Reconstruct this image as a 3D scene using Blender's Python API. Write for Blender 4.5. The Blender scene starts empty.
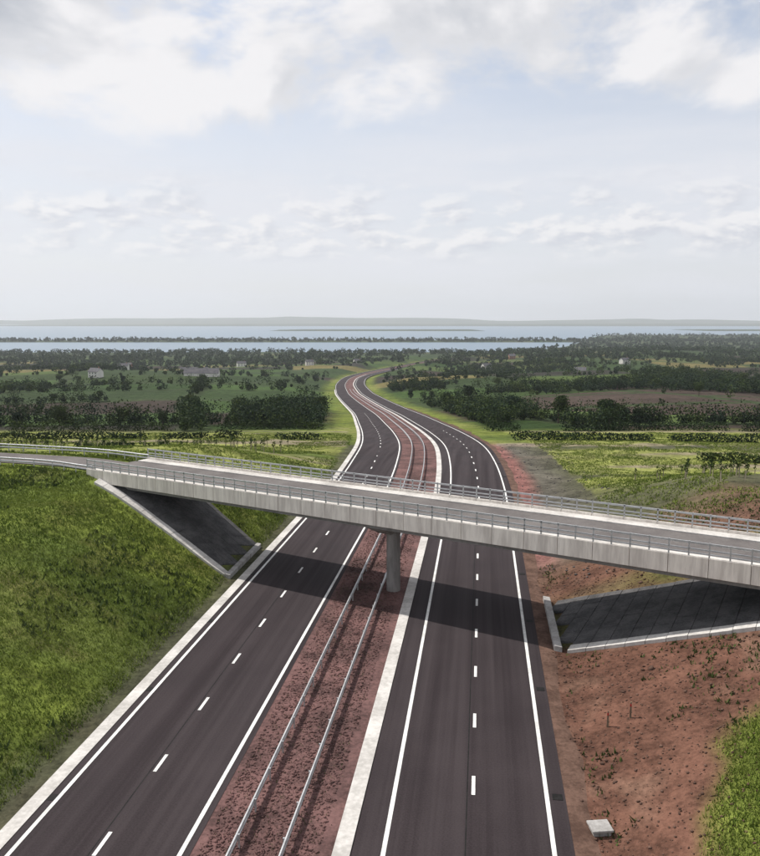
import bpy, bmesh, math, random
import numpy as np
from mathutils import Vector, Matrix
random.seed(7); rng = np.random.default_rng(7)
SC = bpy.context.scene
COL = SC.collection
R = math.radians

# ---------------------------------------------------------------- camera
H = 28.0
cam = bpy.data.cameras.new('camera'); cam_o = bpy.data.objects.new('camera', cam); COL.objects.link(cam_o)
cam.sensor_fit = 'HORIZONTAL'; cam.sensor_width = 36.0; cam.lens = 36.0 * 800 / 760
cam.clip_start = 0.5; cam.clip_end = 80000
cam_o.location = (0, 0, H); cam_o.rotation_euler = (R(90 - 7.69), 0, 0)
SC.camera = cam_o

# ---------------------------------------------------------------- light
SUN_EL, SUN_AZ = 50.0, -53.0          # azimuth clockwise from +Y
sun = bpy.data.lights.new('sun', 'SUN'); sun_o = bpy.data.objects.new('sun', sun); COL.objects.link(sun_o)
sun.energy = 5.0; sun.angle = R(0.6); sun.color = (1.0, 0.95, 0.88)
sd = Vector((math.sin(R(SUN_AZ)) * math.cos(R(SUN_EL)), math.cos(R(SUN_AZ)) * math.cos(R(SUN_EL)), math.sin(R(SUN_EL))))
sun_o.rotation_euler = sd.to_track_quat('Z', 'Y').to_euler()
sun_o.location = (0, 0, 200)

class NT:
    def __init__(s, tree): s.t = tree
    def n(s, typ, **kw):
        nd = s.t.nodes.new(typ)
        for k, v in kw.items(): setattr(nd, k, v)
        return nd
    def put(s, sock, v):
        if isinstance(v, bpy.types.NodeSocket): s.t.links.new(v, sock)
        else:
            if sock.type == 'RGBA' and len(v) == 3: v = (*v, 1)
            sock.default_value = v
    def math(s, op, a, b=0.0, c=None, clamp=False):
        nd = s.n('ShaderNodeMath', operation=op); nd.use_clamp = clamp
        s.put(nd.inputs[0], a); s.put(nd.inputs[1], b)
        if c is not None: s.put(nd.inputs[2], c)
        return nd.outputs[0]
    def ramp(s, v, lo, hi, a=0.0, b=1.0):
        nd = s.n('ShaderNodeMapRange'); nd.interpolation_type = 'SMOOTHSTEP'
        for i, q in enumerate((v, lo, hi, a, b)): s.put(nd.inputs[i], q)
        return nd.outputs[0]
    def noise(s, vec, scale, detail=4.0, rough=0.55, dist=0.0):
        nd = s.n('ShaderNodeTexNoise'); s.put(nd.inputs['Vector'], vec)
        nd.inputs['Scale'].default_value = scale; nd.inputs['Detail'].default_value = detail
        nd.inputs['Roughness'].default_value = rough; nd.inputs['Distortion'].default_value = dist
        return nd.outputs[0]
    def mix(s, f, a, b, mode='MIX'):
        nd = s.n('ShaderNodeMix', data_type='RGBA', blend_type=mode)
        s.put(nd.inputs[0], f); s.put(nd.inputs[6], a); s.put(nd.inputs[7], b)
        return nd.outputs[2]
    def vmul(s, v, xyz):
        nd = s.n('ShaderNodeVectorMath', operation='MULTIPLY'); s.put(nd.inputs[0], v); nd.inputs[1].default_value = xyz
        return nd.outputs[0]
    def vadd(s, v, xyz):
        nd = s.n('ShaderNodeVectorMath', operation='ADD'); s.put(nd.inputs[0], v); nd.inputs[1].default_value = xyz
        return nd.outputs[0]

w = bpy.data.worlds.new('World'); SC.world = w; w.use_nodes = True
wt = w.node_tree; wt.nodes.clear(); W = NT(wt)
out = W.n('ShaderNodeOutputWorld'); bg = W.n('ShaderNodeBackground'); wt.links.new(bg.outputs[0], out.inputs[0])
sky = W.n('ShaderNodeTexSky', sky_type='NISHITA'); sky.sun_disc = False
sky.sun_elevation = R(SUN_EL); sky.sun_rotation = R(SUN_AZ); sky.air_density = 1.0; sky.dust_density = 1.6
tc = W.n('ShaderNodeTexCoord'); D = tc.outputs['Generated']
sx = W.n('ShaderNodeSeparateXYZ'); wt.links.new(D, sx.inputs[0]); el = sx.outputs[2]
# clouds: a high bank of heaped cloud, a low line of small cumulus, thin veil between
v1 = W.vmul(W.vadd(D, (0.27, 0.05, 0.02)), (1.0, 1.0, 1.55))
big = W.noise(v1, 3.7, 12.0, 0.56, 0.25)
soft = W.noise(v1, 3.7, 5.0, 0.5, 0.25); soft_up = W.noise(W.vadd(v1, (-0.030, 0.0, 0.042)), 3.7, 5.0, 0.5, 0.25)
hi_mask = W.ramp(el, 0.18, 0.275, -0.15, 0.085)                 # flat-based bank of heaped cloud above 12 degrees
dens = W.math('ADD', big, hi_mask)
big_m = W.math('MULTIPLY', W.ramp(dens, 0.47, 0.60), W.ramp(el, 0.17, 0.225))
lit = W.ramp(W.math('SUBTRACT', soft, soft_up), -0.06, 0.06)       # the side turned to the sun is white, the far side grey
core = W.ramp(dens, 0.55, 0.74)
shade = W.math('MULTIPLY', W.math('SUBTRACT', 1.0, lit), W.math('ADD', 0.35, W.math('MULTIPLY', core, 0.65)))
v2 = W.vmul(D, (1.0, 1.0, 2.3))
low = W.noise(v2, 15.0, 9.0, 0.55, 0.15); low_up = W.noise(W.vadd(v2, (-0.008, 0.0, 0.014)), 15.0, 4.0, 0.5, 0.15)
low_base = W.math('MULTIPLY', W.ramp(el, 0.062, 0.092), W.ramp(el, 0.185, 0.115))
low_m = W.math('MULTIPLY', W.ramp(low, 0.42, 0.58), low_base)
low_lit = W.ramp(W.math('SUBTRACT', low, low_up), -0.10, 0.09)
veil = W.noise(W.vmul(D, (1.0, 1.0, 7.0)), 3.0, 6.0, 0.6)
skyc = W.mix(1.0, sky.outputs[0], (0.13, 0.13, 0.13), 'MULTIPLY')
pale = W.ramp(el, 0.37, 0.15, 0.22, 0.93)
pale = W.math('MULTIPLY', pale, W.ramp(veil, 0.3, 0.68, 0.86, 1.04), clamp=True)
col = W.mix(pale, skyc, (0.80, 0.81, 0.862))
col = W.mix(W.math('MULTIPLY', low_m, 0.85), col, W.mix(low_lit, (0.66, 0.68, 0.745), (0.92, 0.91, 0.92)))
cl = W.mix(shade, (0.90, 0.89, 0.905), (0.47, 0.50, 0.56))
col = W.mix(big_m, col, cl)
wt.links.new(col, bg.inputs[0]); bg.inputs[1].default_value = 1.0
try:
    w.cycles.sampling_method = 'MANUAL'; w.cycles.sample_map_resolution = 512
except Exception: pass
vs = SC.view_settings
vs.view_transform = 'Standard'; vs.look = 'None'; vs.exposure = 0.0; vs.gamma = 1.0; vs.use_curve_mapping = False

# ---------------------------------------------------------------- helpers
def link(o, parent=None):
    COL.objects.link(o)
    if parent is not None: o.parent = parent
    return o
def tag(o, label=None, cat=None, group=None, kind=None):
    if label: o['label'] = label
    if cat: o['category'] = cat
    if group: o['group'] = group
    if kind: o['kind'] = kind
    return o
def empty(name, loc=(0, 0, 0), rz=0.0):
    o = bpy.data.objects.new(name, None); o.empty_display_size = 0.5
    o.location = loc; o.rotation_euler = (0, 0, rz); COL.objects.link(o); return o
def mesh_np(name, V, F, mat=None, smooth=False):
    me = bpy.data.meshes.new(name)
    V = np.asarray(V, dtype=np.float32); F = np.asarray(F, dtype=np.int32); k = F.shape[1]
    me.vertices.add(len(V)); me.vertices.foreach_set('co', V.ravel())
    me.loops.add(F.size); me.loops.foreach_set('vertex_index', F.ravel())
    me.polygons.add(len(F)); me.polygons.foreach_set('loop_start', np.arange(len(F), dtype=np.int32) * k)
    if smooth: me.polygons.foreach_set('use_smooth', np.ones(len(F), dtype=bool))
    me.update(calc_edges=True)
    if mat: me.materials.append(mat)
    return me
class MB:
    def __init__(s): s.v = []; s.f = []
    def hexa(s, p):                        # 8 points: bottom ring 0-3, top ring 4-7
        b = len(s.v); s.v += [tuple(q) for q in p]
        s.f += [tuple(b + i for i in q) for q in ((3, 2, 1, 0), (4, 5, 6, 7), (0, 1, 5, 4), (1, 2, 6, 5), (2, 3, 7, 6), (3, 0, 4, 7))]
    def box(s, x0, x1, y0, y1, z0, z1):
        s.hexa([(x0, y0, z0), (x1, y0, z0), (x1, y1, z0), (x0, y1, z0), (x0, y0, z1), (x1, y0, z1), (x1, y1, z1), (x0, y1, z1)])
    def cyl(s, cx, cy, z0, z1, r0, r1, n=10):
        b = len(s.v)
        for z, r in ((z0, r0), (z1, r1)):
            for i in range(n):
                a = 2 * math.pi * i / n; s.v.append((cx + r * math.cos(a), cy + r * math.sin(a), z))
        for i in range(n): j = (i + 1) % n; s.f.append((b + i, b + j, b + n + j, b + n + i))
        s.f.append(tuple(b + n + i for i in range(n))); s.f.append(tuple(b + n - 1 - i for i in range(n)))
    def quad(s, *p):
        b = len(s.v); s.v += [tuple(q) for q in p]; s.f.append(tuple(range(b, b + len(p))))
    def mesh(s, name, mat, bevel=0.0):
        me = bpy.data.meshes.new(name); me.from_pydata(s.v, [], s.f)
        if bevel:
            bm = bmesh.new(); bm.from_mesh(me); bmesh.ops.bevel(bm, geom=bm.edges[:], offset=bevel, segments=1, affect='EDGES'); bm.to_mesh(me); bm.free()
        me.update(); me.materials.append(mat); return me
    def build(s, name, mat, parent=None, bevel=0.0): return link(bpy.data.objects.new(name, s.mesh(name, mat, bevel)), parent)
def put(name, me, parent=None, loc=(0, 0, 0), rz=0.0, scale=None):
    o = bpy.data.objects.new(name, me); o.location = loc; o.rotation_euler = (0, 0, rz)
    if scale: o.scale = scale
    return link(o, parent)
def copy_tree(o, parent=None):
    c = o.copy(); COL.objects.link(c); c.parent = parent
    for ch in o.children: copy_tree(ch, c)
    return c

# value-noise fbm in numpy
PERM = rng.random((256, 256))
def vnoise(x, y):
    xi = np.floor(x).astype(int); yi = np.floor(y).astype(int); fx = x - xi; fy = y - yi
    fx = fx * fx * (3 - 2 * fx); fy = fy * fy * (3 - 2 * fy)
    g = lambda a, b: PERM[a & 255, b & 255]
    return (g(xi, yi) * (1 - fx) + g(xi + 1, yi) * fx) * (1 - fy) + (g(xi, yi + 1) * (1 - fx) + g(xi + 1, yi + 1) * fx) * fy
def fbm(x, y, o=4):
    s = 0; a = 0.5; t = 0
    for i in range(o): s = s + a * vnoise(x + 17.3 * i, y + 9.1 * i); t += a; a *= 0.5; x = x * 2.03; y = y * 2.03
    return s / t
def sstep(a, b, x): t = np.clip((x - a) / (b - a), 0, 1); return t * t * (3 - 2 * t)

# ---------------------------------------------------------------- materials
MAT = {}
def base_mat(name, rough=0.8):
    m = bpy.data.materials.new(name); m.use_nodes = True; nt = NT(m.node_tree)
    p = m.node_tree.nodes['Principled BSDF']; p.inputs['Roughness'].default_value = rough
    p.inputs['Specular IOR Level'].default_value = 0.07
    MAT[name] = m; return m, nt, p
def add_bump(nt, p, h, strength, dist):
    b = nt.n('ShaderNodeBump'); b.inputs['Strength'].default_value = strength; b.inputs['Distance'].default_value = dist
    nt.put(b.inputs['Height'], h); nt.put(p.inputs['Normal'], b.outputs[0])
def wob(name, c1, c2, s1, s2=None, rough=0.8, bump=0.0, bdist=0.05, metal=0.0, spec=None, stretch=None):
    m, nt, p = base_mat(name, rough)
    g = nt.n('ShaderNodeNewGeometry').outputs['Position']
    if stretch: g = nt.vmul(g, stretch)
    a = nt.noise(g, s1, 5, 0.6); b = nt.noise(g, s2 or s1 * 9, 4, 0.65)
    f = nt.ramp(nt.math('ADD', nt.math('MULTIPLY', a, 0.6), nt.math('MULTIPLY', b, 0.4)), 0.36, 0.64)
    nt.put(p.inputs['Base Color'], nt.mix(f, c1, c2)); p.inputs['Metallic'].default_value = metal
    if spec is not None: p.inputs['Specular IOR Level'].default_value = spec
    if bump: add_bump(nt, p, b, bump, bdist)
    return m
m, nt, p = base_mat('asphalt', 0.8)
gp = nt.n('ShaderNodeNewGeometry').outputs['Position']; mp = nt.n('ShaderNodeMapping'); nt.put(mp.inputs['Vector'], gp); mp.inputs['Rotation'].default_value = (0, 0, math.atan(102 / 807))
lane = nt.noise(nt.vmul(mp.outputs[0], (1, 0.012, 1)), 0.9, 4, 0.6); blot = nt.noise(gp, 0.12, 6, 0.65); fine = nt.noise(gp, 9.0, 4, 0.75)
f = nt.math('ADD', nt.math('ADD', nt.math('MULTIPLY', lane, 0.5), nt.math('MULTIPLY', blot, 0.3)), nt.math('MULTIPLY', fine, 0.35))
f = nt.ramp(f, 0.44, 0.72); nt.put(p.inputs['Base Color'], nt.mix(f, (0.024, 0.0185, 0.0205), (0.050, 0.041, 0.0435))); nt.put(p.inputs['Roughness'], nt.ramp(blot, 0.3, 0.7, 0.72, 0.92)); add_bump(nt, p, fine, 0.3, 0.01)
wob('old_asphalt', (0.11, 0.10, 0.098), (0.16, 0.148, 0.142), 0.3, 5.0, 0.9, 0.25, 0.01)
wob('paint', (0.50, 0.50, 0.485), (0.78, 0.78, 0.76), 0.5, 5.0, 0.65)
wob('concrete', (0.48, 0.45, 0.425), (0.68, 0.645, 0.61), 0.35, 3.0, 0.85, 0.2, 0.02, stretch=(1, 1, 0.4))
wob('pale_concrete', (0.37, 0.355, 0.335), (0.58, 0.56, 0.535), 0.3, 3.0, 0.88, 0.25, 0.02)
wob('fascia_concrete', (0.55, 0.505, 0.46), (0.82, 0.77, 0.70), 0.9, 3.5, 0.85, 0.2, 0.02, stretch=(1, 1, 0.12))
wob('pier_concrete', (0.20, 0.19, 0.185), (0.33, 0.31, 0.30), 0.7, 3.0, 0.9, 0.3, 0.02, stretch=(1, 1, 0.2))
wob('tar', (0.010, 0.010, 0.010), (0.022, 0.021, 0.021), 1.0, 6.0, 0.7)
wob('patch', (0.018, 0.015, 0.017), (0.034, 0.029, 0.032), 0.4, 8.0, 0.85)
wob('grey_concrete', (0.26, 0.25, 0.24), (0.42, 0.41, 0.40), 0.6, 5.0, 0.9, 0.3, 0.02)
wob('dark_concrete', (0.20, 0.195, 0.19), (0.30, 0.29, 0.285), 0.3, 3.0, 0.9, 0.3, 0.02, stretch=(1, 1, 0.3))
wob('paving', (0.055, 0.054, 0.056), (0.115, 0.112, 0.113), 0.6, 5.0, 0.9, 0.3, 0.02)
wob('galvanised', (0.42, 0.43, 0.44), (0.58, 0.59, 0.60), 1.5, 9.0, 0.45, metal=0.6)
wob('dark_gravel', (0.030, 0.028, 0.028), (0.085, 0.08, 0.08), 0.8, 5.0, 0.95, 0.8, 0.05)
wob('red_gravel', (0.062, 0.038, 0.036), (0.175, 0.098, 0.092), 0.22, 3.0, 0.95, 0.9, 0.06)
wob('brown_gravel', (0.07, 0.042, 0.032), (0.15, 0.092, 0.07), 0.6, 4.0, 0.95, 0.8, 0.05)
wob('mat_straw', (0.42, 0.47, 0.25), (0.62, 0.64, 0.40), 0.5, 2.5, 0.95, 0.6, 0.06)
wob('leaf_dark', (0.009, 0.021, 0.008), (0.040, 0.066, 0.019), 0.06, 1.6, 0.75)
wob('leaf_mid', (0.020, 0.040, 0.011), (0.070, 0.098, 0.026), 0.06, 1.6, 0.75)
wob('leaf_blue', (0.011, 0.026, 0.015), (0.038, 0.062, 0.032), 0.06, 1.6, 0.75)
for nm in ('leaf_dark', 'leaf_mid', 'leaf_blue'):
    t_ = MAT[nm].node_tree; nt = NT(t_); p = t_.nodes['Principled BSDF']; src = p.inputs['Base Color'].links[0].from_socket
    oi = nt.n('ShaderNodeObjectInfo').outputs['Random']; warm = nt.mix(oi, (0.60, 0.70, 0.80), (1.45, 1.25, 0.9)); t_.links.new(nt.mix(1.0, src, warm, 'MULTIPLY'), p.inputs['Base Color'])
wob('grass', (0.080, 0.125, 0.018), (0.215, 0.260, 0.055), 0.10, 1.6, 0.8)
wob('weed', (0.035, 0.060, 0.016), (0.10, 0.12, 0.04), 0.2, 2.5, 0.8)
wob('bark', (0.05, 0.04, 0.03), (0.10, 0.08, 0.06), 0.8, 6.0, 0.95)
wob('stone', (0.055, 0.05, 0.05), (0.15, 0.135, 0.13), 0.9, 4.0, 0.95, 0.4, 0.03)
wob('render_white', (0.62, 0.60, 0.56), (0.74, 0.72, 0.68), 0.2, 2.0, 0.9)
wob('brick_wall', (0.24, 0.13, 0.09), (0.34, 0.20, 0.15), 0.2, 2.0, 0.9)
wob('roof_slate', (0.08, 0.08, 0.09), (0.14, 0.135, 0.14), 0.3, 3.0, 0.8)
wob('roof_sheet', (0.42, 0.42, 0.42), (0.58, 0.57, 0.55), 0.1, 1.0, 0.6)
wob('glass_dark', (0.02, 0.025, 0.03), (0.04, 0.045, 0.05), 0.5, 3.0, 0.15, spec=0.6)
wob('tube_guard', (0.26, 0.24, 0.16), (0.42, 0.38, 0.28), 0.7, 3.0, 0.8)
wob('timber', (0.13, 0.10, 0.07), (0.22, 0.17, 0.12), 0.7, 6.0, 0.9)
wob('reflector_red', (0.35, 0.03, 0.03), (0.45, 0.05, 0.04), 2, 9, 0.4)
wob('far_hill', (0.07, 0.09, 0.07), (0.11, 0.12, 0.10), 0.0006, 0.005, 0.95)
m, nt, p = base_mat('ground', 0.95)                       # soil, grass and field colours come from a vertex colour map
at = nt.n('ShaderNodeAttribute'); at.attribute_name = 'ground_colour'
gp = nt.n('ShaderNodeNewGeometry').outputs['Position']
n1 = nt.noise(gp, 0.35, 6, 0.65); n2 = nt.noise(gp, 2.6, 5, 0.7); n3 = nt.noise(gp, 0.03, 5, 0.6)
k = nt.math('ADD', nt.ramp(n1, 0.25, 0.75, 0.55, 1.45), nt.ramp(n2, 0.25, 0.75, -0.35, 0.35))
k = nt.math('MULTIPLY', k, nt.ramp(n3, 0.3, 0.7, 0.82, 1.18))
cmb = nt.n('ShaderNodeCombineXYZ')
for i in range(3): nt.put(cmb.inputs[i], k)
nt.put(p.inputs['Base Color'], nt.mix(1.0, at.outputs['Color'], cmb.outputs[0], 'MULTIPLY'))
add_bump(nt, p, nt.math('ADD', nt.math('MULTIPLY', n2, 0.4), n1), 0.9, 0.35)
m, nt, p = base_mat('water', 0.34)
p.inputs['Base Color'].default_value = (0.10, 0.165, 0.23, 1); p.inputs['Specular IOR Level'].default_value = 0.5
gp = nt.n('ShaderNodeNewGeometry').outputs['Position']
add_bump(nt, p, nt.noise(nt.vmul(gp, (1, 0.4, 1)), 0.02, 5, 0.6), 0.3, 3.0)

# ---------------------------------------------------------------- layout of the road
PY = np.array([-80, 170, 240, 400, 650, 850, 1050, 1250, 1450, 2000, 2300, 20000.0])
PZ = np.array([0, 0, -5.0, -16.8, -30.4, -38.5, -45.0, -50.0, -53.0, -57.0, -58.5, -60.0])
_yy = np.arange(-80, 4000, 5.0); _zz = np.interp(_yy, PY, PZ); _k = np.hanning(21); _k /= _k.sum()
_zz = np.convolve(np.pad(_zz, 10, 'edge'), _k, 'valid')
def zb(Y): return np.interp(Y, _yy, _zz)
T1, A1 = 102 / 807, -7.0
def catmull(pts, step):
    pts = [np.array(q, float) for q in pts]; P = [2 * pts[0] - pts[1]] + pts + [2 * pts[-1] - pts[-2]]; o = []
    for i in range(1, len(P) - 2):
        n = max(2, int(np.linalg.norm(P[i + 1] - P[i]) / step))
        for t in np.arange(n) / n:
            a, b, c, d = P[i - 1:i + 3]
            o.append(0.5 * (2 * b + (c - a) * t + (2 * a - 5 * b + 4 * c - d) * t * t + (3 * b - a - 3 * c + d) * t ** 3))
    o.append(pts[-1]); return np.array(o)
def line(a, t, ys): return [(a + t * y, y) for y in ys]
C1 = catmull(line(A1, T1, range(-70, 131, 10)) + [(11.6, 155), (13.0, 185), (12.6, 220), (10.5, 270), (4.5, 380), (-8, 520), (-18, 650), (-28, 850), (-24, 1050), (8, 1250), (58, 1450), (135, 1700), (250, 2000), (390, 2300)], 4.0)
def offs(C, o):                        # polyline offset to the right by o
    t = np.gradient(C, axis=0); t /= np.linalg.norm(t, axis=1)[:, None]
    return C + np.stack([t[:, 1], -t[:, 0]], 1) * o
def signed(C, x, y):                   # signed distance, right positive
    Cs = C[::3]; best = np.full(x.shape, 1e9); sg = np.zeros(x.shape)
    for i in range(len(Cs) - 1):
        a, b = Cs[i], Cs[i + 1]; d = b - a; L2 = d @ d
        sel = np.abs(y - a[1]) < (260 if b[1] < 400 else 500)
        if i == 0: sel = sel | (y < a[1])
        if not sel.any(): continue
        xs, ys = x[sel], y[sel]
        t = np.clip(((xs - a[0]) * d[0] + (ys - a[1]) * d[1]) / L2, 0, 1)
        px, py = xs - a[0] - t * d[0], ys - a[1] - t * d[1]; ds = np.hypot(px, py)
        u = ds < best[sel]; idx = np.where(sel)
        bi = tuple(q[u] for q in idx); best[bi] = ds[u]; sg[bi] = np.sign(px * d[1] - py * d[0])[u]
    return best * np.where(sg == 0, 1, sg)
def seg_dist(P, x, y):
    best = np.full(x.shape, 1e9); P = np.asarray(P, float)
    for a, b in zip(P[:-1], P[1:]):
        d = b - a; t = np.clip(((x - a[0]) * d[0] + (y - a[1]) * d[1]) / (d @ d), 0, 1)
        best = np.minimum(best, np.hypot(x - a[0] - t * d[0], y - a[1] - t * d[1]))
    return best
LEFT, RIGHT = -19.4, 13.0
BA, BB, BW, BZ = np.array((-36.6, 98.0)), np.array((41.0, 50.6)), 10.2, 9.3      # near edge of the bridge, its width and deck level
BD = (BB - BA) / np.linalg.norm(BB - BA); BN = np.array((-BD[1], BD[0]))           # along it, and across it away from the camera
BC = BA + BN * BW / 2; BE = BB + BN * BW / 2
APPR = [tuple(BC - BD * 1.0), tuple(BC - BD * 14 + (0, -1.5)), (-80, 116), (-160, 128)]     # approach on the left bank
RAMP = [tuple(BE + BD * 1.0), tuple(BE + BD * 30), (110, 10)]
HILLS = [(150, 430, 95, 110, 6), (210, 700, 170, 190, 14), (-330, 950, 260, 240, 10), (300, 1250, 340, 240, 14), (-150, 560, 130, 120, 5), (560, 1700, 500, 300, 16)]
def terrain(x, y):
    z0 = zb(y); o1 = signed(C1, x, y); edge = np.maximum(LEFT - o1, o1 - RIGHT)      # distance outside the road
    dl = np.maximum(0, LEFT - o1 - 1.0); dr = np.maximum(0, o1 - RIGHT - 1.6)
    left = np.clip(dl / 2.45, 0, 7.9) * (o1 < LEFT) * sstep(185, 118, y)
    right = np.clip(dr / 2.6, 0, 8.6) * (o1 > RIGHT) * sstep(150, 92, y)
    z = np.maximum(left, right)
    for P, top, sl in ((APPR, BZ - 0.25, 2.2), (RAMP, BZ - 0.25, 2.0)):
        z = np.maximum(z, top - np.maximum(0, seg_dist(P, x, y) - 5.2) / sl)
    lim = np.maximum(0, edge - 0.9); z = np.minimum(z, lim * 0.62)
    far = sstep(260, 600, y) * sstep(2300, 1500, y)
    rough = (fbm(x / 160, y / 160, 4) - 0.5) * 13 * far
    for hx, hy, rx, ry, h in HILLS: rough = rough + h * np.exp(-((x - hx) / rx) ** 2 - ((y - hy) / ry) ** 2)
    u = (x - BA[0]) * BD[0] + (y - BA[1]) * BD[1]; v = (x - BA[0]) * BN[0] + (y - BA[1]) * BN[1]
    calm = 1 - sstep(4.5, 2.0, np.abs(v - BW / 2) - BW / 2) * (u > -6) * (u < 100) * (y < 140)
    calm = np.minimum(calm, sstep(4.0, 8.0, seg_dist(APPR, x, y)))
    z = z + rough * sstep(0.5, 45, edge) + (fbm(x / 7, y / 7, 4) - 0.5) * 0.9 * sstep(0.3, 7, edge) * calm
    z = z + z0 - 0.14 - 0.0011 * np.maximum(0, y - 150) * (edge < 8)
    # shore: the land ends, low wooded spits lie in the estuary
    shore = 2180 + 240 * (fbm(x / 420 + 3, y * 0 + 1.5, 3) - 0.5) + 2600 * sstep(250, 1500, x)
    g1 = sstep(0.40, 0.47, fbm(x / 420 + 2.2, y * 0 + 5, 3)); g2 = sstep(0.45, 0.52, fbm(x / 1900 + 8, y * 0 + 2, 3))
    spit = g1 * sstep(3180, 3240, y) * sstep(3480, 3420, y) + g2 * sstep(6400, 6600, y) * sstep(7600, 7400, y)
    land = np.clip(np.maximum(sstep(60, -60, y - shore), spit), 0, 1)
    return np.where(y > 1900, z * land + (1 - land) * (-66.0) + land * (y > 2300) * 1.5, z), o1, edge

FIELDS = [(0.034, 0.064, 0.016), (0.055, 0.098, 0.024), (0.040, 0.066, 0.018), (0.085, 0.125, 0.034), (0.050, 0.038, 0.030), (0.036, 0.034, 0.027), (0.042, 0.072, 0.022), (0.17, 0.145, 0.055), (0.036, 0.060, 0.020), (0.095, 0.12, 0.040)]
def field_cell(x, y):
    c, s = math.cos(0.22), math.sin(0.22); u = x * c + y * s; v = -x * s + y * c
    u = u + 30 * (fbm(x / 300, y / 300, 2) - 0.5); v = v + 24 * (fbm(x / 260 + 9, y / 260, 2) - 0.5)
    i = np.floor(u / 130); v2 = v + 43 * (i % 3); j = np.floor(v2 / 92)
    fu = u / 130 - i; fv = v2 / 92 - j
    hid = np.abs(np.sin(i * 127.1 + j * 311.7) * 43758.5453) % 1
    return hid, np.minimum(np.minimum(fu, 1 - fu) * 130, np.minimum(fv, 1 - fv) * 92)

# ---------------------------------------------------------------- ground sheet
rows = np.concatenate([np.arange(-70, 30, 4.0), 30 * 1.0086 ** np.arange(0, int(math.log(14000 / 30) / math.log(1.0086)))])
cols = np.linspace(-1, 1, 420); cols = np.sign(cols) * (0.55 * np.abs(cols) + 0.45 * np.abs(cols) ** 2)
GX = cols[None, :] * (0.82 * np.maximum(rows, 0) + 75)[:, None] + 0.06 * rows[:, None]; GY = np.repeat(rows[:, None], len(cols), 1)
GZ, O1, ED = terrain(GX, GY)
nr, nc = GX.shape
I = np.arange(nr * nc).reshape(nr, nc)
F = np.stack([I[:-1, :-1], I[:-1, 1:], I[1:, 1:], I[1:, :-1]], -1).reshape(-1, 4)
me = mesh_np('ground', np.stack([GX, GY, GZ], -1).reshape(-1, 3), F, MAT['ground'], True)
def lerp(a, b, t): return a * (1 - t[..., None]) + np.array(b) * t[..., None]
def ground_colour(x, y, o1, edge):
    n = fbm(x / 14, y / 14, 4); nb = fbm(x / 45 + 7, y / 45, 3); nf = fbm(x / 4 + 2, y / 4, 3)
    c = np.broadcast_to(np.array((0.125, 0.155, 0.028)), x.shape + (3,)).copy()
    c = lerp(c, (0.078, 0.105, 0.022), sstep(0.45, 0.68, n)); c = lerp(c, (0.15, 0.165, 0.045), sstep(0.50, 0.72, nb) * 0.8)
    c = lerp(c, (0.12, 0.075, 0.04), sstep(0.58, 0.72, nf) * 0.25 * (o1 < 0))
    c = lerp(c, (0.055, 0.05, 0.04), sstep(-22.3, -20.0, o1 + 1.2 * (nf - .5)) * (y < 190) * 0.8)
    # brown bare bank on the right, a green corner near the camera, a green patch beneath the bridge
    rt = (o1 > RIGHT - 1.5) & (y < 130); rw = rt * sstep(96, 78, y + 18 * (n - .5))
    c = lerp(c, (0.115, 0.058, 0.041), rw); c = lerp(c, (0.092, 0.052, 0.037), rw * sstep(0.42, 0.62, nb) * 0.8); c = lerp(c, (0.15, 0.092, 0.066), rw * sstep(0.5, 0.7, nf) * 0.6)
    u = (x - BA[0]) * BD[0] + (y - BA[1]) * BD[1]; v = (x - BA[0]) * BN[0] + (y - BA[1]) * BN[1]
    c = lerp(c, (0.082, 0.106, 0.026), rt * sstep(9, 14, v + 8 * (n - 0.5)) * sstep(80, 72, y))
    c = lerp(c, (0.110, 0.135, 0.028), rt * sstep(17.2, 20.4, o1 + 11 * (n - 0.5) + 4 * (nf - .5) - 0.42 * (y - 40)) * sstep(48.5, 45.5, y + 5 * (n - .5)))
    c = lerp(c, (0.075, 0.09, 0.03), rt * sstep(0.56, 0.66, n) * sstep(19, 14.5, o1) * 0.75)
    # grey stony bank right of the road past the bridge with a red foot
    gv = (o1 > RIGHT - 1) * sstep(82, 94, y + 10 * (n - .5)) * sstep(205, 175, y)
    c = lerp(c, (0.115, 0.10, 0.095), gv * sstep(26, 18, o1 + 10 * (n - .5)) * 0.55); c = lerp(c, (0.20, 0.09, 0.08), gv * sstep(17.5, 14.5, o1 + 3 * (n - .5)) * 0.9)
    # dry and green bands on the plateau past the bridge, then fields in the valley
    plat = sstep(108, 135, y) * sstep(262, 225, y) * (edge > 2)
    c = lerp(c, (0.20, 0.215, 0.06), plat * ((o1 < 0) | (o1 > 24)) * sstep(0.28, 0.52, fbm(x / 70, y / 7, 3)))
    c = lerp(c, (0.18, 0.145, 0.115), plat * sstep(0.57, 0.66, fbm(x / 120 + 4, y / 9 + 2, 3)) * 0.8)
    hid, bd = field_cell(x, y); fc = 0.72 * np.array(FIELDS)[np.minimum((hid * len(FIELDS)).astype(int), len(FIELDS) - 1)]
    t = sstep(226, 250, y) * sstep(3, 14, edge); c = c * (1 - t[..., None]) + fc * t[..., None]
    pl = sstep(1.0, 0.9, ((x - 140) / 75) ** 2 + ((y - 400) / 105) ** 2 + 0.3 * (nb - .5)); c = lerp(c, (0.055, 0.040, 0.032), pl)      # ploughed field
    c = lerp(c, (0.035, 0.05, 0.02), t * sstep(7, 3, bd))
    c = lerp(c, (0.035, 0.05, 0.026), sstep(1400, 2000, y) * (edge > 6) * 0.6)
    return c
CC = ground_colour(GX, GY, O1, ED)
ca = me.color_attributes.new('ground_colour', 'FLOAT_COLOR', 'POINT')
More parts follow.
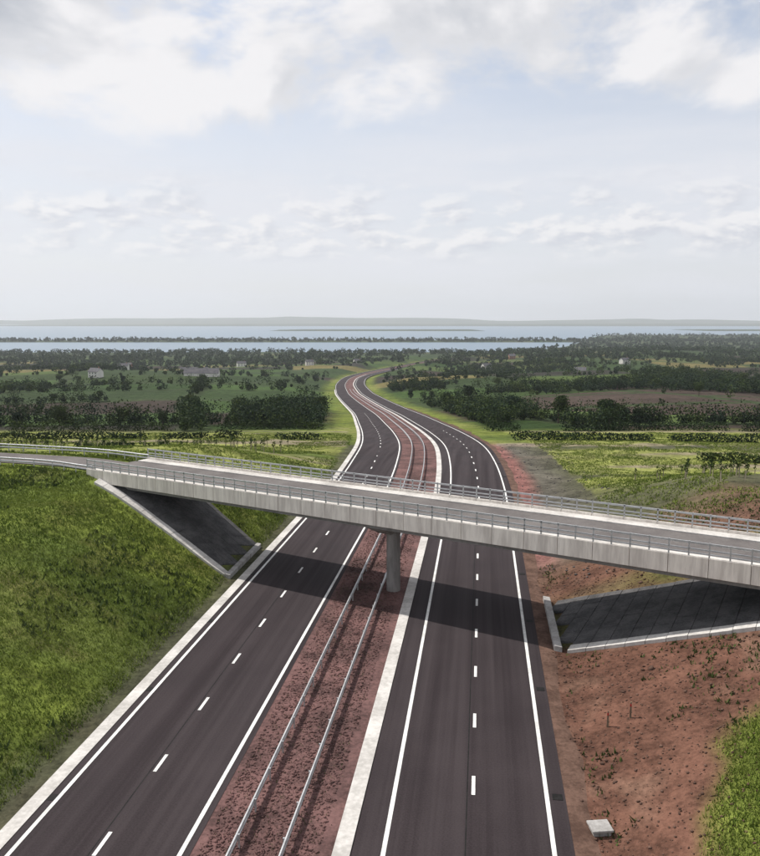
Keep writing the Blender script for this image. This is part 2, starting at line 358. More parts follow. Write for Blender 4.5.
ca.data.foreach_set('color', np.concatenate([CC, np.ones(CC.shape[:2] + (1,))], -1).astype(np.float32).ravel())
ground = put('ground', me); tag(ground, kind='structure')
def hz(x, y):
    return float(terrain(np.array([float(x)]), np.array([float(y)]))[0][0])
def hzv(x, y): return terrain(np.asarray(x, float), np.asarray(y, float))

sea = MB(); sea.quad((-40000, 2000, -60.6), (40000, 2000, -60.6), (40000, 60000, -60.6), (-40000, 60000, -60.6))
tag(sea.build('sea', MAT['water']), kind='structure')
# far shore hills
def far_ridge(y, hgt, sc, seed, x0, x1):
    xs = np.linspace(x0, x1, 160); prof = fbm(xs / sc + seed, xs * 0 + seed, 4) * sstep(x0, x0 + 5000, xs) * sstep(x1, x1 - 5000, xs)
    V = []; 
    for q, (dy, kz) in enumerate(((0, 0), (900, 0.55), (2200, 1.0), (4500, 0.2))):
        V.append(np.stack([xs, np.full_like(xs, y + dy), -62 + 8 * (kz > 0) + hgt * kz * prof * (0.85 + 0.3 * fbm(xs / 900 + q, xs * 0 + q, 3))], -1))
    V = np.stack(V); n_, m_ = V.shape[:2]; J = np.arange(n_ * m_).reshape(n_, m_)
    return mesh_np('far_hills', V.reshape(-1, 3), np.stack([J[:-1, :-1], J[:-1, 1:], J[1:, 1:], J[1:, :-1]], -1).reshape(-1, 4), MAT['far_hill'], True)
tag(put('far_hills', far_ridge(15000, 210, 6000, 3.3, -14000, 11000)), kind='structure')
tag(put('far_hills', far_ridge(11500, 45, 2600, 8.1, -6000, 14000)), kind='structure')

# ---------------------------------------------------------------- roads
def ribbon(name, C, o0, o1, dz, mat, parent=None, y0=-70, y1=2300, jit=0.0):
    a, b = offs(C, o0), offs(C, o1)
    if jit:
        t = (b - a) / np.linalg.norm(b - a, axis=1)[:, None]; a = a + t * (jit * (rng.random(len(a)) - .5))[:, None]; b = b + t * (jit * (rng.random(len(a)) - .5))[:, None]
    s = (C[:, 1] >= y0) & (C[:, 1] <= y1); a, b, c = a[s], b[s], C[s]
    z = zb(c[:, 1]) + dz; n = len(a)
    V = np.concatenate([np.column_stack([a, z]), np.column_stack([b, z])]); i = np.arange(n - 1)
    o = put(name, mesh_np(name, V, np.stack([i, i + n, i + n + 1, i + 1], 1), mat), parent)
    return o
def arc(C): return np.concatenate([[0], np.cumsum(np.linalg.norm(np.diff(C, axis=0), axis=1))])
def along(C, s0, s1, step):
    L = arc(C); ss = np.arange(s0, s1, step); return np.column_stack([np.interp(ss, L, C[:, 0]), np.interp(ss, L, C[:, 1])])
def dashes(C, off, length, pitch, width, y1, parent):
    P = offs(C, off); L = arc(P); m_ = MB(); m_.quad((-width / 2, 0, 0), (width / 2, 0, 0), (width / 2, length, 0), (-width / 2, length, 0))
    dm = m_.mesh('lane_dash', MAT['paint']); s = 92.0
    while True:
        x, y = np.interp(s, L, P[:, 0]), np.interp(s, L, P[:, 1]); x2, y2 = np.interp(s + length, L, P[:, 0]), np.interp(s + length, L, P[:, 1])
        if y > y1 or s > L[-1] - 10: break
        o = put('lane_dash', dm, parent, (x, y, float(zb(y)) + 0.02), math.atan2(-(x2 - x), y2 - y))
        o.rotation_euler.x = math.atan2(float(zb(y2) - zb(y)), length)
        s += pitch
def safety_barrier(C, off, y1, label, side):
    root = empty('safety_barrier', (0, 0, 0)); tag(root, label, 'safety barrier', 'steel safety barriers along the central reserves')
    for z0, nm in ((0.40, 'rail'), (0.64, 'rail')):
        a, b = offs(C, off - 0.05), offs(C, off + 0.05); s = (C[:, 1] > 10) & (C[:, 1] < y1); a, b, c = a[s], b[s], C[s]; n = len(a); z = zb(c[:, 1])
        V = np.concatenate([np.column_stack([a, z + z0]), np.column_stack([b, z + z0]), np.column_stack([b, z + z0 + 0.15]), np.column_stack([a, z + z0 + 0.15])])
        i = np.arange(n - 1); Fq = np.concatenate([np.stack([i + k_ * n, i + ((k_ + 1) % 4) * n, i + 1 + ((k_ + 1) % 4) * n, i + 1 + k_ * n], 1) for k_ in range(4)])
        put('rail', mesh_np('rail', V, Fq, MAT['galvanised']), root)
    m_ = MB(); m_.box(-0.05, 0.05, -0.04, 0.04, -0.3, 0.80); pm = m_.mesh('post', MAT['galvanised'])
    P = offs(C, off + side * 0.115); L = arc(P); s = 84.0
    while True:
        x, y = np.interp(s, L, P[:, 0]), np.interp(s, L, P[:, 1])
        if y > min(y1, 230): break
        put('post', pm, root, (x, y, float(zb(y)))); s += 3.2
    return root
C = C1
lc = tag(ribbon('carriageway', C, -18.05, -7.9, 0.0, MAT['asphalt']), kind='structure')
rc = tag(ribbon('carriageway', C, 0.5, 12.3, 0.0, MAT['asphalt']), kind='structure')
tag(ribbon('central_reserve', C, -7.9, -0.45, -0.02, MAT['red_gravel']), kind='structure')
tag(ribbon('drainage_channel', C, -19.0, -18.05, 0.04, MAT['pale_concrete'], y1=700), kind='structure')
tag(ribbon('reserve_kerb_strip', C, -0.45, 0.5, 0.07, MAT['pale_concrete'], y1=1100), kind='structure')
a, b = offs(C, 12.28), offs(C, 13.2); t_ = np.linspace(0, 1, 6); sel = (C[:, 1] > -60) & (C[:, 1] < 420); a, b, cc = a[sel], b[sel], C[sel]
X_ = a[:, None, :] * (1 - t_)[None, :, None] + b[:, None, :] * t_[None, :, None]; X_ = X_ + ((b - a) * (fbm(cc[:, 1] / 3, cc[:, 0] * 0 + 3, 3) * 2.6)[:, None])[:, None, :] * t_[None, :, None]
Z_ = zb(cc[:, 1])[:, None] - 0.02 - 0.3 * t_[None, :] ** 2 ; J = np.arange(Z_.size).reshape(Z_.shape)
tag(put('verge_edge', mesh_np('verge_edge', np.concatenate([X_, Z_[..., None]], -1).reshape(-1, 3), np.stack([J[:-1, :-1], J[:-1, 1:], J[1:, 1:], J[1:, :-1]], -1).reshape(-1, 4), MAT['brown_gravel'], True)), kind='structure')
ribbon('edge_line', C, -17.55, -17.3, 0.015, MAT['paint'], lc, y1=1300)
ribbon('edge_line', C, -8.55, -8.3, 0.015, MAT['paint'], lc, y1=1300)
ribbon('edge_line', C, 2.1, 2.35, 0.015, MAT['paint'], rc, y1=1300)
ribbon('edge_line', C, 11.1, 11.35, 0.015, MAT['paint'], rc, y1=1300)
for o_, par in ((-13.25, lc), (6.5, rc)): ribbon('paving_joint', C, o_, o_ + 0.07, 0.006, MAT['tar'], par, y1=260)
mg = MB(); mg.box(-0.3, 0.3, -0.3, 0.3, -0.1, 0.02); gm = mg.mesh('gully_cover', MAT['tar'])
for k_, y_ in enumerate(range(30, 240, 14)):
    for o_, par in ((-17.85, lc), (11.85, rc)):
        q = offs(C, o_); put('gully_cover', gm, par, (float(np.interp(y_, q[:, 1], q[:, 0])), y_, float(zb(y_)) + 0.004), -0.126)
dashes(C, -12.9, 2.0, 8.0, 0.22, 360, lc)
dashes(C, 6.9, 2.0, 8.0, 0.22, 360, rc)
safety_barrier(C, -5.6, 700, 'left-hand steel safety barrier along the red central reserve', 1)
safety_barrier(C, -2.9, 700, 'right-hand steel safety barrier along the red central reserve', -1)

# ---------------------------------------------------------------- bridges
def bridge(A, B, label, piers, Wd=BW, ZT=BZ):
    A = np.array(A, float); B = np.array(B, float); L = float(np.linalg.norm(B - A)); d = (B - A) / L
    rz = math.atan2(d[1], d[0]); root = empty('road_bridge', (A[0], A[1], 0), rz)      # local x along, local y away from the camera
    tag(root, label, 'bridge')
    def part(nm, mat, fn, parent=root, bevel=0.0): m_ = MB(); fn(m_); return m_.build(nm, MAT[mat], parent, bevel)
    part('deck', 'concrete', lambda m_: m_.box(0, L, 0.35, Wd - 0.35, ZT - 0.45, ZT - 0.02))
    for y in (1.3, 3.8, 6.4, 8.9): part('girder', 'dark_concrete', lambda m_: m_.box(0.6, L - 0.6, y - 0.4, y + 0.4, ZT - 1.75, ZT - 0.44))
    rs = part('road_surface', 'old_asphalt', lambda m_: m_.box(-0.5, L + 0.5, 1.9, Wd - 1.9, ZT - 0.015, ZT + 0.03))
    mm = MB(); mm.quad((0, -0.07, 0), (2.2, -0.07, 0), (2.2, 0.07, 0), (0, 0.07, 0)); dm = mm.mesh('lane_dash', MAT['paint'])
    for i in range(int(L / 6)): put('lane_dash', dm, rs, (1 + i * 6, Wd / 2, ZT + 0.036))
    for y0, y1 in ((0.36, 1.9), (Wd - 1.9, Wd - 0.36)): part('footway', 'pale_concrete', lambda m_: m_.box(0, L, y0, y1, ZT - 0.018, ZT + 0.14))
    # fascia panels with open joints, parapet posts and rails on both sides
    npn = int(round(L / 3.0)); pw = L / npn
    mm = MB(); mm.box(0.02, pw - 0.02, 0, 0.34, ZT - 1.2, ZT + 0.36); fm = mm.mesh('fascia_panel', MAT['fascia_concrete'], 0.02)
    mm = MB(); mm.box(-0.055, 0.055, -0.06, 0.06, ZT + 0.35, ZT + 1.55); pm = mm.mesh('parapet_post', MAT['galvanised'])
    for y in (0.0, Wd - 0.34):
        for i in range(npn): put('fascia_panel', fm, root, (i * pw, y, 0))
        for i in range(2 * npn + 1): put('parapet_post', pm, root, (min(max(i * pw / 2, 0.08), L - 0.08), y + 0.17, 0))
        for z in (0.62, 0.95, 1.42):
            part('parapet_rail', 'galvanised', lambda m_: m_.box(0, L, y + 0.11, y + 0.23, ZT + z - 0.06, ZT + z + (0.10 if z > 1.2 else 0.04)))
    # abutments with splayed wing walls
    for u0, u1, sg in ((-1.6, 0.55, -1), (L - 0.55, L + 1.6, 1)):
        ab = part('abutment', 'concrete', lambda m_: m_.box(u0, u1, 0.45, Wd - 0.45, 0.2, ZT - 0.47))
        part('bearing_shelf', 'pale_concrete', lambda m_: m_.box(u0 - 0.12, u1 + 0.12, 0.3, Wd - 0.3, ZT - 2.1, ZT - 1.77), ab)
        for y in (0.0, Wd):
            k_ = -1 if y == 0 else 1
            ue = (u0 - 3.0) if sg < 0 else (u1 + 3.0); ui = u0 + 0.3 if sg < 0 else u1 - 0.3
            def wing(m_):
                p0, p1 = (ui, y - k_ * 0.5), (ue, y + k_ * 0.2)
                if sg > 0: p0, p1 = p1, p0
                m_.hexa([(p1[0], p1[1], 3), (p0[0], p0[1], 3), (p0[0], p0[1] + 0.45, 3), (p1[0], p1[1] + 0.45, 3),
                         (p1[0], p1[1], ZT + (-0.5 if sg < 0 else -2.2)), (p0[0], p0[1], ZT + (-2.2 if sg < 0 else -0.5)), (p0[0], p0[1] + 0.45, ZT + (-2.2 if sg < 0 else -0.5)), (p1[0], p1[1] + 0.45, ZT + (-0.5 if sg < 0 else -2.2))])
            part('wing_wall', 'pale_concrete', wing, ab)
    for px, py in piers:
        u = float(np.dot(np.array([px, py]) - A, d))
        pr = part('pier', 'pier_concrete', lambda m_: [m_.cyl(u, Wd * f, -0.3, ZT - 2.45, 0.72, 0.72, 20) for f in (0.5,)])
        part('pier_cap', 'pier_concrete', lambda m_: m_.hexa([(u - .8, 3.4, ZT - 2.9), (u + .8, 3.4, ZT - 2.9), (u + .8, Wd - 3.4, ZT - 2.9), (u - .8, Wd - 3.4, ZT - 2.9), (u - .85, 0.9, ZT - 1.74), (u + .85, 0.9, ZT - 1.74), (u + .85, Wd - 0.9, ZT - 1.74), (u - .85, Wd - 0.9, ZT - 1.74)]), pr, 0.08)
    return root, A, d
BR1 = bridge(BA, BB, 'pale concrete road bridge with railings crossing the whole view on one central pier', [(-0.9, 77.0)])

def track(name, P, wd, mat, dz, label=None):
    Pc = catmull(P, 2.0); a, b = offs(Pc, -wd / 2), offs(Pc, wd / 2); n = len(a)
    z = np.maximum(hzv(a[:, 0], a[:, 1])[0], hzv(b[:, 0], b[:, 1])[0]); z = np.maximum(z, hzv(Pc[:, 0], Pc[:, 1])[0]) + dz
    i = np.arange(n - 1)
    return put(name, mesh_np(name, np.concatenate([np.column_stack([a, z]), np.column_stack([b, z])]), np.stack([i, i + n, i + n + 1, i + 1], 1), mat, True))
tag(track('approach_road', APPR, 6.6, MAT['old_asphalt'], 0.10), kind='structure')
def approach_barrier(P, off, label):
    Pc = catmull(P, 1.5); q = offs(Pc, off); z = hzv(Pc[:, 0], Pc[:, 1])[0] + 0.1; root = empty('approach_barrier'); tag(root, label, 'safety barrier', 'barriers on the bridge approach')
    for z0 in (0.45, 0.85):
        a, b = offs(Pc, off - 0.05), offs(Pc, off + 0.05); n = len(a)
        V = np.concatenate([np.column_stack([a, z + z0]), np.column_stack([b, z + z0]), np.column_stack([b, z + z0 + .2]), np.column_stack([a, z + z0 + .2])]); i = np.arange(n - 1)
        put('rail', mesh_np('rail', V, np.concatenate([np.stack([i + k_ * n, i + ((k_ + 1) % 4) * n, i + 1 + ((k_ + 1) % 4) * n, i + 1 + k_ * n], 1) for k_ in range(4)]), MAT['galvanised']), root)
    m_ = MB(); m_.box(-.05, .05, -.05, .05, -.6, 1.02); pm = m_.mesh('post', MAT['galvanised'])
    for k_ in range(0, min(len(q), 60), 2): put('post', pm, root, (q[k_, 0], q[k_, 1], z[k_]))
BAR = [tuple(BC + BD * 0.6)] + APPR[1:]
approach_barrier(BAR, 4.85, 'steel barrier on the far side of the approach road left of the bridge')
approach_barrier(BAR, -4.85, 'steel barrier on the near side of the approach road left of the bridge')
tag(track('approach_road', RAMP, 6.6, MAT['old_asphalt'], 0.10), kind='structure')

# paved slopes below the bridge ends: slabs on the banks, pale edging steps on both sides
def slope_paving(u0, u1, label, rows_n, cols_n, v0=-0.9, v1=BW + 0.4):
    root = empty('slope_paving', (0, 0, 0)); tag(root, label, 'paving', 'paved slopes under the bridge')
    def P(fi, fj): q = BA + BD * (u0 + (u1 - u0) * fi) + BN * (v0 + (v1 - v0) * fj); return q
    e = 0.014; c = []; key = []
    for j in range(cols_n):
        for i in range(rows_n):
            for a, b in ((e, e), (1 - e, e), (1 - e, 1 - e), (e, 1 - e)): c.append(P((i + a) / rows_n, (j + b) / cols_n))
            key.append((i, j))
    c = np.array(c); z = terrain(c[:, 0], c[:, 1])[0].reshape(-1, 4); c = c.reshape(-1, 4, 2)
    ed_ = terrain(c[..., 0].ravel(), c[..., 1].ravel())[2].reshape(-1, 4).min(1)
    for q, (i, j) in enumerate(key):
        if ed_[q] < 0.75: continue
        edge_ = j == 0; m_ = MB(); lift = (0.30 if edge_ else 0.14) + random.uniform(-0.02, 0.03)
        tops = [(c[q, k_, 0], c[q, k_, 1], z[q, k_] + lift) for k_ in range(4)]
        m_.hexa([(a, b, h - 0.4) for a, b, h in tops] + tops)
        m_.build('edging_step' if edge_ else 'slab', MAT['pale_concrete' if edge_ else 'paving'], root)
    return root
def toe(u_in, u_out, root):
    fv = np.linspace(-0.9, BW + 0.4, 9); pts = []
    for v in fv:
        lo, hi = u_in, u_out                                   # lo outside the road, hi on it
        for _ in range(30):
            m = (lo + hi) / 2; q = BA + BD * m + BN * v
            if terrain(q[:1], q[1:])[2][0] > 0.55: lo = m
            else: hi = m
        pts.append((lo, v))
    for (ua, va), (ub, vb) in zip(pts[:-1], pts[1:]):
        sg = 1 if u_out > u_in else -1; m_ = MB(); ring = []
        for u_, v_ in ((ua - sg * 0.7, va + .03), (ua, va + .03), (ub, vb - .03), (ub - sg * 0.7, vb - .03)): q = BA + BD * u_ + BN * v_; ring.append((q[0], q[1]))
        if sg < 0: ring = ring[::-1]
        m_.hexa([(a, b, -0.3) for a, b in ring] + [(a, b, 0.34) for a, b in ring]); m_.build('toe_kerb', MAT['grey_concrete'], root, 0.02)
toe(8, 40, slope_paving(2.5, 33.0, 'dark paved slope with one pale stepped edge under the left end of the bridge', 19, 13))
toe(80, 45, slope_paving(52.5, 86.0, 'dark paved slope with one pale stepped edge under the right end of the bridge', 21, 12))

# ---------------------------------------------------------------- small roadside things
def chamber(x, y, label):
    r = empty('inspection_chamber', (x, y, hz(x, y)), 0.1); tag(r, label, 'chamber', 'inspection chambers on the verges')
    m_ = MB(); m_.box(-0.5, 0.5, -0.42, 0.42, -0.4, 0.25); m_.build('wall', MAT['grey_concrete'], r, 0.03)
    m_ = MB(); m_.box(-0.6, 0.6, -0.52, 0.52, 0.25, 0.38); m_.build('cover_slab', MAT['grey_concrete'], r, 0.02)
chamber(12.2, 41.0, 'pale concrete inspection chamber at the foot of the brown bank')
def marker(x, y, label):
    r = empty('marker_post', (x, y, hz(x, y)), random.uniform(-.4, .4)); tag(r, label, 'post', 'marker posts on the verges')
    m_ = MB(); m_.hexa([(-.07, -.05, -.2), (.07, -.05, -.2), (.07, .05, -.2), (-.07, .05, -.2), (-.05, -.04, 1.1), (.05, -.04, 1.2), (.05, .04, 1.2), (-.05, .04, 1.1)]); m_.build('post', MAT['timber'], r)
    m_ = MB(); m_.box(-.055, .055, -.065, -.045, .85, 1.02); m_.build('reflector', MAT['reflector_red'], r)
marker(15.6, 51.6, 'left one of two timber marker posts on the brown bank'); marker(17.2, 51.8, 'right one of two timber marker posts on the brown bank')

# ---------------------------------------------------------------- vegetation
def leaf_cloud(cent, rad, n, size, shell=0.55):
    """n quads spread through ellipsoid lobes; returns V, F"""
    cent = np.asarray(cent, float); rad = np.asarray(rad, float)
    k_ = rng.integers(0, len(cent), n); dv = rng.normal(size=(n, 3)); dv /= np.linalg.norm(dv, axis=1)[:, None]
    r = shell + (1 - shell) * rng.random(n) ** 0.6; c = cent[k_] + dv * rad[k_] * r[:, None]
    a = rng.normal(size=(n, 3)); a /= np.linalg.norm(a, axis=1)[:, None]; b = np.cross(a, rng.normal(size=(n, 3))); b /= np.linalg.norm(b, axis=1)[:, None]
    s = size * (0.6 + 0.8 * rng.random(n))[:, None]
    V = np.stack([c - a * s - b * s * .6, c + a * s - b * s * .6, c + a * s * .8 + b * s * .6, c - a * s * .8 + b * s * .6], 1).reshape(-1, 3)
    return V, np.arange(4 * n).reshape(n, 4)
def tree_meshes(kind, mat):
    h = 10.0; lob = []; rd = []
    nl = 9
    for i in range(nl):
        a = rng.random() * 6.28; q = rng.random()
        if kind == 'round': lob.append((math.cos(a) * 2.6 * q, math.sin(a) * 2.6 * q, 4.6 + 3.6 * rng.random())); rd.append(np.array([2.0, 2.0, 1.7]) * (0.7 + 0.5 * rng.random()))
        elif kind == 'tall': lob.append((math.cos(a) * 1.4 * q, math.sin(a) * 1.4 * q, 3 + 6.0 * i / nl)); rd.append(np.array([1.5, 1.5, 1.5]) * (1.15 - 0.7 * i / nl))
        else: lob.append((math.cos(a) * 3.4 * q, math.sin(a) * 3.4 * q, 2.8 + 3.2 * rng.random())); rd.append(np.array([2.2, 2.2, 1.5]) * (0.6 + 0.6 * rng.random()))
    V, Fq = leaf_cloud(lob, rd, 2600, 0.19, 0.45); crown = mesh_np('crown', V, Fq, MAT[mat])
    m_ = MB(); m_.cyl(0, 0, -0.6, 5.0, 0.32, 0.16, 7)
    for i in range(5):
        a = rng.random() * 6.28; l = lob[i]; b = len(m_.v)
        p0 = np.array([0, 0, 2.4 + 0.4 * i]); p1 = np.array(l)
        for pp, r in ((p0, .13), (p1, .05)): m_.v += [(pp[0] + r, pp[1], pp[2]), (pp[0] - .5 * r, pp[1] + .87 * r, pp[2]), (pp[0] - .5 * r, pp[1] - .87 * r, pp[2])]
        m_.f += [(b, b + 1, b + 4, b + 3), (b + 1, b + 2, b + 5, b + 4), (b + 2, b, b + 3, b + 5)]
    return crown, m_.mesh('trunk', MAT['bark'])
PROTO = [tree_meshes('round', 'leaf_dark'), tree_meshes('round', 'leaf_mid'), tree_meshes('wide', 'leaf_dark'), tree_meshes('wide', 'leaf_blue'), tree_meshes('tall', 'leaf_dark'), tree_meshes('round', 'leaf_blue')]
TL = [('dark round-crowned', 'round dark trees'), ('lighter green round', 'lighter trees'), ('low wide dark', 'wide dark trees'), ('low wide bluish', 'wide bluish trees'), ('narrow tall dark', 'narrow tall trees'), ('round bluish-green', 'bluish trees')]
cand_x = []; cand_y = []
while len(cand_x) < 34000:
    yy = 236 * (1700 / 236) ** rng.random(); xx = (rng.random() * 2 - 1) * 0.53 * yy; cand_x.append(xx); cand_y.append(yy)
cx, cy = np.array(cand_x), np.array(cand_y); tz, to1, ted = terrain(cx, cy); hid, bd = field_cell(cx, cy)
wood = fbm(cx / 130 + 3, cy / 170 + 1, 3)
clear = (((cx - 140) / 85) ** 2 + ((cy - 400) / 115) ** 2 < 1) | (((cx + 95) / 62) ** 2 + ((cy - 420) / 75) ** 2 < 1) | (((cx + 230) / 150) ** 2 + ((cy - 720) / 80) ** 2 < 1) | (((cx - 190) / 110) ** 2 + ((cy - 800) / 70) ** 2 < 1) | (((cx + 120) / 90) ** 2 + ((cy - 1080) / 80) ** 2 < 1)
ok = (ted > 9 + cy * 0.008) & ((bd < 3.2) | (wood > 0.612)) & (~clear | (rng.random(len(cx)) < 0.03))
ok0 = ok; cx, cy, tz, wd_ = cx[ok], cy[ok], tz[ok], wood[ok]
order = np.argsort(cy); N_T = min(len(order), 290)
pick = np.sort(rng.choice(order, N_T, replace=False)) if len(order) > N_T else order
for i in pick:
    k_ = random.choice([2, 3, 4, 2]) if wd_[i] > 0.612 else random.choice([0, 1, 5, 0]); s = random.choice([random.uniform(0.35, 0.7), random.uniform(0.6, 1.05)])
    r = empty('tree', (cx[i], cy[i], tz[i]), random.uniform(0, 6.28)); r.scale = (s * random.uniform(.9, 1.25), s * random.uniform(.9, 1.25), s)
    side = 'left' if to1[ok0][i] < 0 else 'right'; dist = 'nearest the bridge' if cy[i] < 480 else ('in the middle of the valley' if cy[i] < 950 else 'towards the water')
    tag(r, f'{TL[k_][0]} tree {side} of the road, {dist}', 'tree', f'{TL[k_][1]}, {side} of the road, {dist}'); put('crown', PROTO[k_][0], r); put('trunk', PROTO[k_][1], r)
rest = np.setdiff1d(order, pick)
def canopy_mass(name, xs, ys, zs, hgt, n_leaf, size, mat, label):
    n = len(xs); cen = np.column_stack([xs, ys, zs + hgt * 0.55]); idx = np.repeat(np.arange(n), n_leaf)
    dv = rng.normal(size=(len(idx), 3)); dv /= np.linalg.norm(dv, axis=1)[:, None]
    rr = (0.5 + 0.5 * rng.random(len(idx)))[:, None] * np.column_stack([np.repeat(hgt * .52, n_leaf), np.repeat(hgt * .52, n_leaf), np.repeat(hgt * .48, n_leaf)])
    c = cen[idx] + dv * rr; a = rng.normal(size=c.shape); a /= np.linalg.norm(a, axis=1)[:, None]; b = np.cross(a, rng.normal(size=c.shape)); b /= np.linalg.norm(b, axis=1)[:, None]
    s = np.repeat(size, n_leaf)[:, None] * (0.6 + 0.8 * rng.random(len(idx)))[:, None]
    V = np.stack([c - a * s - b * s * .7, c + a * s - b * s * .7, c + a * s * .8 + b * s * .7, c - a * s * .8 + b * s * .7], 1).reshape(-1, 3)
    o = put(name, mesh_np(name, V, np.arange(len(V)).reshape(-1, 4), MAT[mat])); tag(o, label, 'woodland', kind='stuff')
for q, mat in enumerate(('leaf_dark', 'leaf_blue', 'leaf_mid')):
    sel = rest[q::3]
    canopy_mass('valley_woodland', cx[sel], cy[sel], tz[sel], np.where(rng.random(len(sel)) < .55, rng.uniform(2.2, 4.5, len(sel)), rng.uniform(4.5, 9.5, len(sel))), 80, np.full(len(sel), 0.14) + cy[sel] / 2600, mat, ('dark', 'bluish green', 'lighter green')[q] + ' mass of trees covering the valley')
# far coastal woods
fy = 1400 * (2500 / 1400) ** rng.random(4200); fx = (rng.random(4200) * 2 - 1) * 0.54 * fy; fz, a_, fe = terrain(fx, fy)
ok = (fz > -60) & (fe > 20) & (fbm(fx / 220, fy / 120, 3) > 0.44)
canopy_mass('coastal_woodland', fx[ok], fy[ok], fz[ok], rng.uniform(7, 13, ok.sum()), 30, np.full(ok.sum(), 1.3), 'leaf_blue', 'far bluish woods along the shore')
fy = np.concatenate([2300 * (5200 / 2300) ** rng.random(5000), rng.uniform(3200, 3460, 1500)]); fx = (rng.random(6500) * 2 - 1) * 0.54 * fy; fz, a_, fe = terrain(fx, fy)
ok = fz > -60
canopy_mass('spit_woodland', fx[ok], fy[ok], fz[ok], 4 + 13 * rng.random(ok.sum()) ** 2, 12, np.full(ok.sum(), 2.6), 'leaf_blue', 'far tree line on the low spits across the water')

# hedgerows on the near fields: one object per hedge
def hedge(P, hgt, label, group, mat='leaf_dark'):
    P = np.asarray(P, float); L = arc(P); n = int(L[-1] * 60); s = rng.random(n) * L[-1]
    gap = fbm(s / 9 + P[0, 0], s * 0 + P[0, 1], 3); s = s[gap > 0.36]; n = len(s)
    x = np.interp(s, L, P[:, 0]) + rng.normal(size=n) * hgt * 0.28; y = np.interp(s, L, P[:, 1]) + rng.normal(size=n) * hgt * 0.28
    hh = hgt * (0.5 + 0.9 * fbm(s / 5 + 3, s * 0 + P[0, 0], 3)); z = hzv(x, y)[0] + rng.random(n) * hh
    c = np.column_stack([x, y, z]); a = rng.normal(size=c.shape); a /= np.linalg.norm(a, axis=1)[:, None]; b = np.cross(a, rng.normal(size=c.shape)); b /= np.linalg.norm(b, axis=1)[:, None]
    q = 0.19 * (0.6 + 0.8 * rng.random(n))[:, None]
    V = np.stack([c - a * q - b * q * .7, c + a * q - b * q * .7, c + a * q * .8 + b * q * .7, c - a * q * .8 + b * q * .7], 1).reshape(-1, 3)
    o = put('hedgerow', mesh_np('hedgerow', V, np.arange(len(V)).reshape(-1, 4), MAT[mat])); tag(o, label, 'hedge', group)
def bent(x0, y0, x1, y1, n=14, amp=4):
    t = np.linspace(0, 1, n); return np.column_stack([x0 + (x1 - x0) * t, y0 + (y1 - y0) * t + amp * (fbm(t * 3 + x0, t * 0 + y0, 2) - 0.5) * 2])
PH = 'plateau hedges'
hedge(bent(-130, 212, -16, 204), 2.0, 'long dark hedge across the plateau left of the road', PH)
hedge(bent(-140, 176, -45, 170), 1.5, 'low broken hedge on the left plateau in front of the long dark hedge', PH)
hedge(bent(34, 200, 140, 188), 2.2, 'dark hedge across the plateau right of the road', PH)
hedge(bent(62, 160, 130, 150), 2.0, 'dark hedge at the right edge just past the bridge', PH)
hedge(bent(32, 236, 150, 232), 2.6, 'tall hedge at the edge of the valley right of the road', PH)
hedge(bent(-150, 238, -18, 242), 2.8, 'tall hedge at the valley edge left of the road', PH)

# young trees in tubes: planted in rows on the banks and plateau
mm = MB(); mm.cyl(0, 0, -0.1, 1.1, 0.075, 0.065, 7); tube_m = mm.mesh('tree_guard', MAT['tube_guard'])
mm = MB(); mm.box(0.08, 0.115, -0.018, 0.018, -0.2, 1.3); stake_m = mm.mesh('stake', MAT['timber'])
LF = []
for q in range(3):
    V, Fq = leaf_cloud([(0, 0, 1.45), (0.12, 0.05, 1.9)], [(0.34, 0.34, 0.4), (0.24, 0.24, 0.35)], 40, 0.11, 0.2); LF.append(mesh_np('foliage', V, Fq, MAT['leaf_mid']))
def saplings(x0, x1, y0, y1, dx, dy, label, group, sk=0.0, mx=70):
    n = 0
    for j in range(int((y1 - y0) / dy) + 1):
        for i in range(int((x1 - x0) / dx) + 1):
            if n >= mx: return
            x = x0 + i * dx + random.uniform(-.5, .5) + (j % 2) * dx / 2; y = y0 + j * dy + random.uniform(-.6, .6) + sk * (x - x0)
            if random.random() < 0.12: continue
            z, a_, e_ = hzv([x], [y])
            if e_[0] < 3: continue
            r = empty('sapling', (x, y, float(z[0])), random.uniform(0, 6.28)); s = random.uniform(0.85, 1.25); r.scale = (s, s, s)
            rw_ = ('first', 'second', 'third', 'fourth', 'fifth', 'sixth', 'seventh', 'eighth', 'ninth')[min(j, 8)]; tag(r, f'{label}, {rw_} row', 'sapling', f'{group}, {rw_} row'); put('tree_guard', tube_m, r); put('stake', stake_m, r); put('foliage', random.choice(LF), r); n += 1
saplings(42, 84, 98, 130, 3.4, 5.0, 'young tree in tube on right bank past the bridge', 'saplings on the stony bank', -0.1, 80)
saplings(-95, -22, 150, 196, 4.2, 6.5, 'young tree in tube on left grass past the bridge', 'saplings on the left plateau', 0.0, 110)

